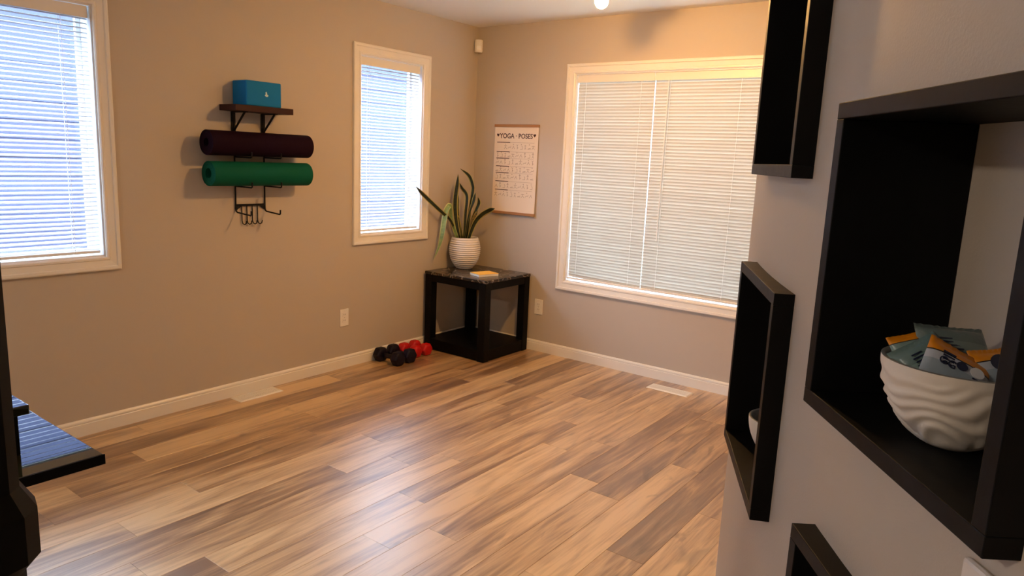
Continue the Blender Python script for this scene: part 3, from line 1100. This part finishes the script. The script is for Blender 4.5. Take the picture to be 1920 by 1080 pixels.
for i, z in enumerate(rowz):
    k = 10
    for j in range(k):
        if i == 0 and j < 2: continue
        x = -0.170 + 0.335 * j / (k - 1)
        for line in POSES[(i * 3 + j * 2) % 7]:
            for (a, b_), (c, d) in zip(line, line[1:]):
                p, q = Vector((a, 0, b_)), Vector((c, 0, d))
                t = (q - p).normalized() * 0.0013
                s = Vector((-t.z, 0, t.x))
                y = sheet_y(z) - 0.0007
                base = Vector((x, y, z))
                pr.add([base + p - t + s, base + p - t - s, base + q + t - s, base + q + t + s], [(0, 1, 2, 3)])
        hx, hz = x, z + 0.021
        if (i + j) % 2 == 0:
            y = sheet_y(z) - 0.0007
            pr.add([(hx - .003, y, hz - .003), (hx + .003, y, hz - .003), (hx + .003, y, hz + .003), (hx - .003, y, hz + .003)], [(0, 1, 2, 3)])
tag(pr.build('pose_drawings', 'ink_pale', po), kind='stuff')
tag(po, 'yoga poses poster with wooden hanger bars on the far wall', 'poster')

# ------------------------------------------------------------------ wall rack with mats and block
rk = empty('yoga_rack', (0, -2.02, 1.02))
rl = rk.location
YA, YB = -2.115, -1.925


def rp_(x, y, z): return (x - rl.x, y - rl.y, z - rl.z)


for y in (YA, YB):
    # wall upright that bends out into the lowest arm
    MB().tube([rp_(0.008, y, 1.650), rp_(0.008, y, 1.110), rp_(0.012, y, 1.096), rp_(0.024, y, 1.090), rp_(0.150, y, 1.082), rp_(0.157, y, 1.086), rp_(0.158, y, 1.108)], 0.0045, 8).build('upright', 'black_metal', rk)
    for z in (1.402, 1.238):
        MB().tube([rp_(0.008, y, z + 0.004), rp_(0.020, y, z), rp_(0.165, y, z), rp_(0.172, y, z + 0.004), rp_(0.173, y, z + 0.03)], 0.0045, 8).build('arm', 'black_metal', rk)
    MB().box(rp_(0.0, y - 0.013, 1.49), rp_(0.007, y + 0.013, 1.650), 0.001).build('bracket_plate', 'black_metal', rk)
    MB().tube([rp_(0.008, y, 1.545), rp_(0.118, y, 1.648)], 0.006, 8).build('brace', 'black_metal', rk)
    MB().box(rp_(0.0, y - 0.008, 1.645), rp_(0.135, y + 0.008, 1.651), 0.001).build('shelf_support', 'black_metal', rk)
MB().box(rp_(0.003, YA, 1.124), rp_(0.011, YB, 1.136), 0.001).build('cross_bar', 'black_metal', rk)
for y in (YA, YB):
    s = 1 if y == YA else -1
    vv = [rp_(x, yy, zz) for x in (0.004, 0.008) for yy, zz in ((y, 1.126), (y + s * 0.040, 1.126), (y + s * 0.022, 1.112), (y, 1.098))]
    mesh('gusset', vv, [(0, 1, 2, 3), (7, 6, 5, 4)] + [(i, (i + 1) % 4, 4 + (i + 1) % 4, 4 + i) for i in range(4)], 'black_metal', rk)
for y in (-2.078, -2.045, -2.010, -1.976):
    MB().tube([rp_(0.008, y, 1.130), rp_(0.009, y, 1.040), rp_(0.011, y + 0.003, 1.024), rp_(0.018, y + 0.010, 1.018), rp_(0.024, y + 0.017, 1.024), rp_(0.026, y + 0.019, 1.040)], 0.0032, 7).build('hook', 'black_metal', rk)
sh = MB().box(rp_(0.0, -2.195, 1.651), rp_(0.156, -1.826, 1.684), 0.0015).build('shelf_board', 'shelf_wood', rk)
sh['label'] = 'dark red-brown wooden shelf board'
tag(rk, 'black metal wall rack with wooden shelf and hooks', 'wall rack')

bk = empty('yoga_block', (0.072, -2.005, 1.684))
MB().box((-0.066, -0.112, 0), (0.066, 0.112, 0.135), 0.006).build('foam_block', 'foam_blue', bk)
pts = [(0.0, -0.014), (0.012, -0.012), (0.015, -0.004), (0.008, -0.002), (0.003, 0.014), (-0.004, 0.010), (-0.002, 0.0), (-0.009, -0.006)]
vv = [(x, a + 0.012, b_ + 0.068) for x in (0.0655, 0.0666) for a, b_ in pts]
mesh('logo', vv, [tuple(range(8)), tuple(range(8, 16))[::-1]] + [(i, (i + 1) % 8, 8 + (i + 1) % 8, 8 + i) for i in range(8)], 'logo_pale', bk)
tag(bk, 'blue foam yoga block on the wall rack shelf', 'yoga block')


def rolled_mat(label, y0, y1, cx, cz, R, r_in, turns, mat):
    th = (R - r_in) / turns * 0.86
    n = int(turns * 28)
    pitch = (R - r_in) / turns
    v, f = [], []
    for y in (y0, y1):
        for i in range(n + 1):
            a = 2 * PI * turns * i / n
            r = r_in + pitch * (a / (2 * PI)) * (1 - 0.0)
            r = min(r, R - th)
            a2 = a - 2.2
            for rr in (r, r + th):
                v.append((cx + rr * math.cos(a2), y - y0, rr * math.sin(a2)))
    m2 = 2 * (n + 1)
    for i in range(n):
        a = 2 * i
        f.append((a, a + 2, m2 + a + 2, m2 + a))
        f.append((a + 1, m2 + a + 1, m2 + a + 3, a + 3))
        f.append((a, a + 1, a + 3, a + 2))
        f.append((m2 + a, m2 + a + 2, m2 + a + 3, m2 + a + 1))
    f.append((0, m2, m2 + 1, 1)); f.append((2 * n, 2 * n + 1, m2 + 2 * n + 1, m2 + 2 * n))
    v = [(x - cx, y, z) for x, y, z in v]
    o = mesh('yoga_mat', v, f, mat)
    o.location = (cx, y0, cz)
    smooth_angle(o, 50)
    tag(o, label, 'yoga mat', 'rolled mats on the wall rack')
    return o


rolled_mat('dark purple rolled yoga mat on the upper rack arms', -2.335, -1.690, 0.098, 1.475, 0.067, 0.018, 5, 'mat_purple')
rolled_mat('green rolled yoga mat on the lower rack arms', -2.328, -1.696, 0.098, 1.311, 0.067, 0.024, 5, 'mat_green')

# ------------------------------------------------------------------ motion detector in the corner
dt = empty('motion_detector', (0.034, -0.034, 2.248))
dt.rotation_euler = (0, 0, math.radians(45))
vv, ff = [], []
prof = [(-0.030, 0.026), (-0.031, -0.010), (-0.024, -0.024), (-0.010, -0.030), (0.010, -0.030), (0.024, -0.024), (0.031, -0.010), (0.030, 0.026)]
for z, s in ((0.0, 0.90), (0.006, 1.0), (0.086, 1.0), (0.092, 0.90)):
    vv += [(x * s, y * s, z) for x, y in prof]
for j in range(3):
    for i in range(8):
        ff.append((j * 8 + i, j * 8 + (i + 1) % 8, (j + 1) * 8 + (i + 1) % 8, (j + 1) * 8 + i))
ff += [tuple(range(8))[::-1], tuple(range(24, 32))]
smooth_angle(mesh('housing', vv, ff, 'white_plastic', dt), 50)
MB().box((-0.016, -0.0315, 0.018), (0.016, -0.029, 0.045), 0.001).build('lens', 'vinyl', dt)
tag(dt, 'white motion detector high in the room corner', 'sensor')

# ------------------------------------------------------------------ outlets


def outlet(label, mp, u, z):
    root = empty('wall_outlet', mp(u, z, 0))

    def pb_(ua, ub, za, zb_, da, db, nm, mat, bev, par=root, off=None):
        p, q = Vector(mp(u + ua, z + za, da)) - root.location, Vector(mp(u + ub, z + zb_, db)) - root.location
        return MB().box([min(p[i], q[i]) for i in range(3)], [max(p[i], q[i]) for i in range(3)], bev).build(nm, mat, par)
    pb_(-0.036, 0.036, -0.059, 0.059, 0, -0.006, 'cover_plate', 'white_plastic', 0.002)
    for s in (-0.020, 0.020):
        r = pb_(-0.016, 0.016, s - 0.014, s + 0.014, -0.005, -0.0075, 'receptacle', 'white_plastic', 0.001)
        for du in (-0.006, 0.006):
            pb_(du - 0.001, du + 0.001, s - 0.003, s + 0.006, -0.007, -0.0078, 'slot', 'dark_slot', 0, r)
    pb_(-0.002, 0.002, -0.002, 0.002, -0.005, -0.007, 'screw', 'socket', 0)
    tag(root, label, 'outlet', 'white wall outlets')


outlet('white outlet on the left wall under the narrow window', left_mp, -1.322, 0.350)
outlet('white outlet on the far wall right of the end table', back_mp, 0.692, 0.347)

# ------------------------------------------------------------------ floor registers


def register(label, cx, cy, rz):
    root = empty('floor_vent', (cx, cy, 0))
    root.rotation_euler = (0, 0, rz)
    L, W = 0.145, 0.054
    vv = []
    for (l, w, z) in ((L, W, 0.0), (L - 0.006, W - 0.006, 0.005), (L - 0.016, W - 0.016, 0.006), (L - 0.020, W - 0.020, 0.0035)):
        vv += [(-l, -w, z), (l, -w, z), (l, w, z), (-l, w, z)]
    ff = []
    for j in range(3):
        for i in range(4):
            ff.append((j * 4 + i, j * 4 + (i + 1) % 4, (j + 1) * 4 + (i + 1) % 4, (j + 1) * 4 + i))
    mesh('frame', vv, ff, 'white_plastic', root)
    pn = MB()
    for i in range(22):
        x = -L + 0.024 + (2 * L - 0.048) * i / 21
        for s in (-1, 1):
            y0, y1 = (0.002, W - 0.021) if s > 0 else (-W + 0.021, -0.002)
            pn.box((x - 0.0044, y0, 0.001), (x + 0.0044, y1, 0.0048))
    pn.build('louvres', 'white_plastic', root)
    MB().box((-L + 0.020, -0.003, 0.0008), (L - 0.020, 0.003, 0.005)).build('spine', 'white_plastic', root)
    MB().box((-L + 0.019, -W + 0.019, 0.0003), (L - 0.019, W - 0.019, 0.001)).build('damper', 'white_plastic', root)
    tag(root, label, 'floor vent', 'white floor vents')


register('white floor vent by the left baseboard', 0.075, -2.046, PI / 2)
register('white floor vent in front of the wide window', 1.885, -0.175, 0.0)

# ------------------------------------------------------------------ dumbbells


def dumbbell(label, x0, x1, y, mat, rz=0.0, r=0.043):
    cx = (x0 + x1) / 2
    root = empty('dumbbell', (cx, y, 0))
    root.rotation_euler = (0, 0, rz)
    L = (x1 - x0) / 2
    hz = r * math.cos(PI / 6)
    for s in (-1, 1):
        vv, ff = [], []
        st = [(L - 0.072, 0.45), (L - 0.066, 0.84), (L - 0.055, 1.0), (L - 0.016, 1.0), (L - 0.004, 0.86), (L, 0.60)]
        for xx, k in st:
            for i in range(6):
                a = PI / 3 * i
                vv.append((s * xx, r * k * math.cos(a), hz + r * k * math.sin(a)))
        for j in range(len(st) - 1):
            for i in range(6):
                ff.append((j * 6 + i, j * 6 + (i + 1) % 6, (j + 1) * 6 + (i + 1) % 6, (j + 1) * 6 + i))
        ff += [tuple(range(6))[::-1], tuple((len(st) - 1) * 6 + i for i in range(6))]
        h = mesh('head', vv, ff, mat, root)
        bv = h.modifiers.new('bevel', 'BEVEL'); bv.width = 0.006; bv.segments = 2; bv.limit_method = 'ANGLE'
        smooth_angle(h, 60)
    MB().tube([(-L + 0.068, 0, hz), (-0.02, 0, hz), (0.02, 0, hz), (L - 0.068, 0, hz)], [0.014, 0.0165, 0.0165, 0.014], 12).build('handle', mat, root, True)
    tag(root, label, 'dumbbell', 'small dumbbells on the floor')


dumbbell('dark purple dumbbell on the floor, farther from the end table', 0.022, 0.262, -1.035, 'purple_rubber', 0.02, 0.056)
dumbbell('dark purple dumbbell on the floor next to the red ones', 0.022, 0.262, -0.918, 'purple_rubber', -0.03, 0.056)
dumbbell('red dumbbell on the floor touching the purple ones', 0.022, 0.205, -0.802, 'red_rubber', 0.03, 0.050)
dumbbell('red dumbbell on the floor nearest the end table', 0.022, 0.210, -0.695, 'red_rubber', -0.05, 0.050)

# ------------------------------------------------------------------ bowls in the niches


def bowl(name, c, z0, R, Hh, rb, mat_o, mat_i, ridged, label):
    root = empty(name, (c[0], c[1], z0))
    po_, pi_ = [(0, 0.0), (rb * 0.9, 0.0)], []
    n = 40
    for i in range(n + 1):
        t = i / n
        r = rb + (R - rb) * math.sin(t * PI / 2) ** 0.85
        po_.append((r, 0.002 + (Hh - 0.002) * t ** 1.15))

    def fn(a, z):
        if not ridged or z < 0.006 or z > Hh * 0.93: return 0.0
        p = Vector((1.5 * math.cos(a), 1.5 * math.sin(a), z * 16))
        w = noise.noise(p + Vector((4.3, 1.7, 9.1))) * 0.5 + 1.2 * (z / Hh)
        return (0.0024 - 0.0012 * z / Hh) * math.sin(24 * w) * min(1, (Hh * 0.93 - z) / 0.01, (z - 0.006) / 0.008)
    MB().lathe(po_, n=120, fn=fn).build('bowl_body', mat_o, root, True)
    pin = [(R, Hh), (R - 0.002, Hh + 0.001), (R - 0.004, Hh)]
    for i in range(n, -1, -2):
        t = i / n
        pin.append((max(rb + (R - rb) * math.sin(t * PI / 2) ** 0.85 - 0.005, 0.001), 0.006 + (Hh - 0.006) * t ** 1.15))
    pin.append((0, 0.006))
    ins = MB().lathe(pin, n=64).build('bowl_inside', mat_i, root, True)
    tag(root, label, 'bowl')
    return root


r3 = cubby_frames[2]
zf3 = r3[4] + BOX_T
bc = r3[1] - r3[2] * 0.090 + r3[3] * 0.012
BR, BH = 0.079, 0.094
bowl('snack_bowl', (bc.x, bc.y), zf3, BR, BH, 0.030, 'bowl_ceramic', 'bowl_inside', True, 'white carved bowl full of snack packs in the near niche')
r2 = cubby_frames[1]
b2 = r2[1] - r2[2] * 0.090 + r2[3] * 0.045
bowl('small_bowl', (b2.x, b2.y), r2[4] + BOX_T, 0.066, 0.085, 0.026, 'bowl_ceramic', 'bowl_inside', False, 'plain pale bowl in the lower far niche')

# snack packs: crimped pillow pouches
hr_ = Vector((right.x, right.y, 0)).normalized()
hf_ = Vector((-fwd.x, -fwd.y, 0)).normalized()


def pouch(label, rr, uu, tt, roll, tilt, yaw, L, W, T, mat, prints=()):
    """rr/uu/tt: offset from the bowl mouth to the right, up and toward the room"""
    c = Vector((bc.x, bc.y, zf3 + BH)) + hr_ * rr + Vector((0, 0, uu)) + hf_ * tt
    nu, nv = 20, 14
    v, f, uv = [], [], []
    for top in (1, -1):
        for i in range(nu + 1):
            for j in range(nv + 1):
                a, b_ = i / nu * 2 - 1, j / nv * 2 - 1
                puff = max(0, 1 - abs(a) ** 2.6) * max(0, 1 - abs(b_ * 1.0 / 0.82) ** 2.4) if abs(b_) < 0.82 else 0
                wob = noise.noise(Vector((a * 2.4 + rr * 90, b_ * 2.4, top * 3.0))) * 0.10
                z = top * (T / 2 * (puff ** 0.6) * (1 + wob) + 0.0002)
                # crimped edge ripples
                if abs(b_) >= 0.82: z += 0.0008 * math.sin(a * 26)
                v.append(Vector((a * L / 2 * (1 - 0.06 * puff), b_ * W / 2 * (1 - 0.05 * (1 - abs(a))), z)))
                uv.append((i / nu, j / nv))
    m1 = (nu + 1) * (nv + 1)
    for o in (0, m1):
        for i in range(nu):
            for j in range(nv):
                q = o + i * (nv + 1) + j
                f.append((q, q + 1, q + nv + 2, q + nv + 1))
    rim = [i * (nv + 1) for i in range(nu + 1)] + [nu * (nv + 1) + j for j in range(1, nv + 1)] + [i * (nv + 1) + nv for i in range(nu - 1, -1, -1)] + [j for j in range(nv - 1, 0, -1)]
    for i in range(len(rim)):
        p, q = rim[i], rim[(i + 1) % len(rim)]
        f.append((p, q, q + m1, p + m1))
    root = empty('snack_pack', c)
    base = Matrix((hr_, Vector((0, 0, 1)), hf_)).transposed()      # pouch x = right, y = up, z = toward room
    rot = base @ Matrix.Rotation(yaw, 3, 'Y') @ Matrix.Rotation(-tilt, 3, 'X') @ Matrix.Rotation(roll, 3, 'Z')
    root.rotation_euler = rot.to_euler()
    mesh('wrapper', v, f, mat, root, True, uv)
    for (kind, x, y, s, mt) in prints:
        zz = T / 2 * (max(0, 1 - abs(2 * x / L) ** 2.6) * max(0, 1 - abs(2 * y / W / 0.82) ** 2.4)) ** 0.6 * 1.05 + 0.0012
        if kind == 'oval':
            vv = [(x + s * math.cos(2 * PI * k / 18), y + s * 0.8 * math.sin(2 * PI * k / 18), zz + d) for d in (-0.0012, 0.0) for k in range(18)]
            mesh('print_spot', vv, [tuple(range(18))[::-1], tuple(range(18, 36))] + [(k, (k + 1) % 18, 18 + (k + 1) % 18, 18 + k) for k in range(18)], mt, root)
        elif kind == 'lines':
            lm = MB()
            for k in range(4):
                lm.box((x - s * (1 - 0.12 * k), y - k * 0.0042 - 0.0008, zz - 0.0012), (x + s * (1 - 0.1 * (k % 2)), y - k * 0.0042 + 0.0008, zz))
            lm.build('print_lines', mt, root)
        else:
            tx = text_mesh('lettering', kind, s, mt, root, 0.0005, 0.0)
            tx.location = (x, y, zz - 0.0004)
    tag(root, label, 'snack pack', 'snack packs in the carved bowl')
    return root


R_ = math.radians
pouch('snack pack with an orange band and lettering at the bowl front', -0.020, -0.006, 0.024, R_(-32), R_(34), R_(4), 0.072, 0.060, 0.022, 'bag_white',
      (('GG', -0.016, 0.000, 0.013, 'navy'), ('oval', -0.001, 0.004, 0.006, 'navy'), ('oval', 0.016, 0.006, 0.0075, 'print_white'), ('lines', 0.016, 0.011, 0.005, 'navy'), ('lines', -0.016, 0.012, 0.007, 'navy')))
pouch('plain teal snack pack puffed up at the left of the bowl', -0.040, 0.000, 0.000, R_(212), R_(36), R_(-10), 0.062, 0.050, 0.030, 'bag_teal', (('lines', 0.010, 0.004, 0.008, 'navy'),))
pouch('grey-green snack pack at the back, its orange edge low', 0.002, 0.012, -0.020, R_(176), R_(44), R_(0), 0.078, 0.056, 0.028, 'bag_grey', (('lines', 0.012, 0.010, 0.014, 'navy'),))
pouch('snack pack with a dark blue oval at the right of the bowl', 0.034, -0.004, 0.012, R_(4), R_(34), R_(10), 0.058, 0.050, 0.024, 'bag_white', (('oval', -0.006, 0.006, 0.011, 'navy'), ('lines', 0.0, -0.006, 0.012, 'navy')))
pouch('snack pack showing only an orange tip behind the teal one', -0.040, 0.004, -0.022, R_(14), R_(34), R_(0), 0.050, 0.046, 0.018, 'bag_teal')

# ------------------------------------------------------------------ switch plate on the curved wall
a = math.radians(217.95)
sn = Vector((math.cos(a), math.sin(a), 0))
sp_ = empty('switch_plate', (CC.x + CR * sn.x, CC.y + CR * sn.y, 1.062))
sp_.rotation_euler = (0, 0, a)
MB().box((0.0, -0.036, -0.060), (0.009, 0.036, 0.060), 0.004).build('cover_plate', 'wallplate', sp_)
MB().box((0.008, -0.016, -0.033), (0.013, 0.016, 0.033), 0.002).build('rocker', 'wallplate', sp_)
tag(sp_, 'white switch plate under the near niche at the bottom edge', 'switch')

# ------------------------------------------------------------------ polished console at the left edge
CZ = 0.965
cn = empty('console', (2.40, -4.5, 0))
cl = cn.location


def cbox(lo, hi, nm, mat, bev=0.001):
    return MB().box([lo[i] - cl[i] for i in range(3)], [hi[i] - cl[i] for i in range(3)], bev).build(nm, mat, cn)


ct_ = cbox((1.98, -5.3, CZ - 0.0175), (2.547, -3.968, CZ), 'console_top', 'gloss_black', 0.0015)
ct_['label'] = 'polished dark stone top mirroring the blind'
cbox((2.546, -5.3, CZ - 0.0172), (2.549, -3.966, CZ - 0.0006), 'front_edge', 'black_wood', 0.0005)
cbox((2.05, -5.2, 0.06), (2.46, -4.25, CZ - 0.0175), 'cabinet', 'black_wood')
cbox((2.08, -5.15, 0.0), (2.42, -4.30, 0.06), 'plinth', 'black_wood')
tag(cn, 'dark polished console at the left edge reflecting the blind', 'console')
rs = empty('riser_box', (2.35, -4.30, CZ))
MB().box((-0.30, -0.60, 0.0), (0.108, 0.246, 0.068), 0.001).build('riser_body', 'black_wood', rs)
lid = MB().box((-0.31, -0.61, 0.068), (0.121, 0.259, 0.084), 0.002).build('riser_lid', 'gloss_black', rs)
tag(rs, 'low black box with an overhanging lid on the console', 'box')

# ------------------------------------------------------------------ dark newel post close to the viewer
nw = empty('newel_post', (2.9242, -4.2427, 0))
Rn = 0.0345
pm = MB().lathe([(0, 0), (Rn, 0.0), (Rn, 1.040), (0, 1.040)], n=12)
smooth_angle(pm.build('lower_shaft', 'newel', nw), 25)
cm = MB().lathe([(0, 1.036), (Rn, 1.036), (Rn + 0.0135, 1.052), (Rn + 0.0135, 1.102), (Rn, 1.126), (0, 1.126)], n=12)
smooth_angle(cm.build('collar', 'newel', nw), 25)
smooth_angle(MB().lathe([(0, 1.12), (Rn, 1.12), (Rn, 1.40), (0, 1.40)], n=12).build('upper_shaft', 'newel', nw), 25)
smooth_angle(MB().lathe([(0, 1.40), (Rn, 1.40), (Rn - 0.006, 1.415), (Rn - 0.016, 1.424), (0, 1.43)], n=12).build('cap', 'newel', nw), 25)
MB().lathe([(0, 0), (Rn + 0.02, 0), (Rn + 0.02, 0.10), (Rn, 0.13), (0, 0.13)], n=12).build('foot', 'newel', nw)
tag(nw, 'dark turned post with a chamfered collar at the left edge', 'post')
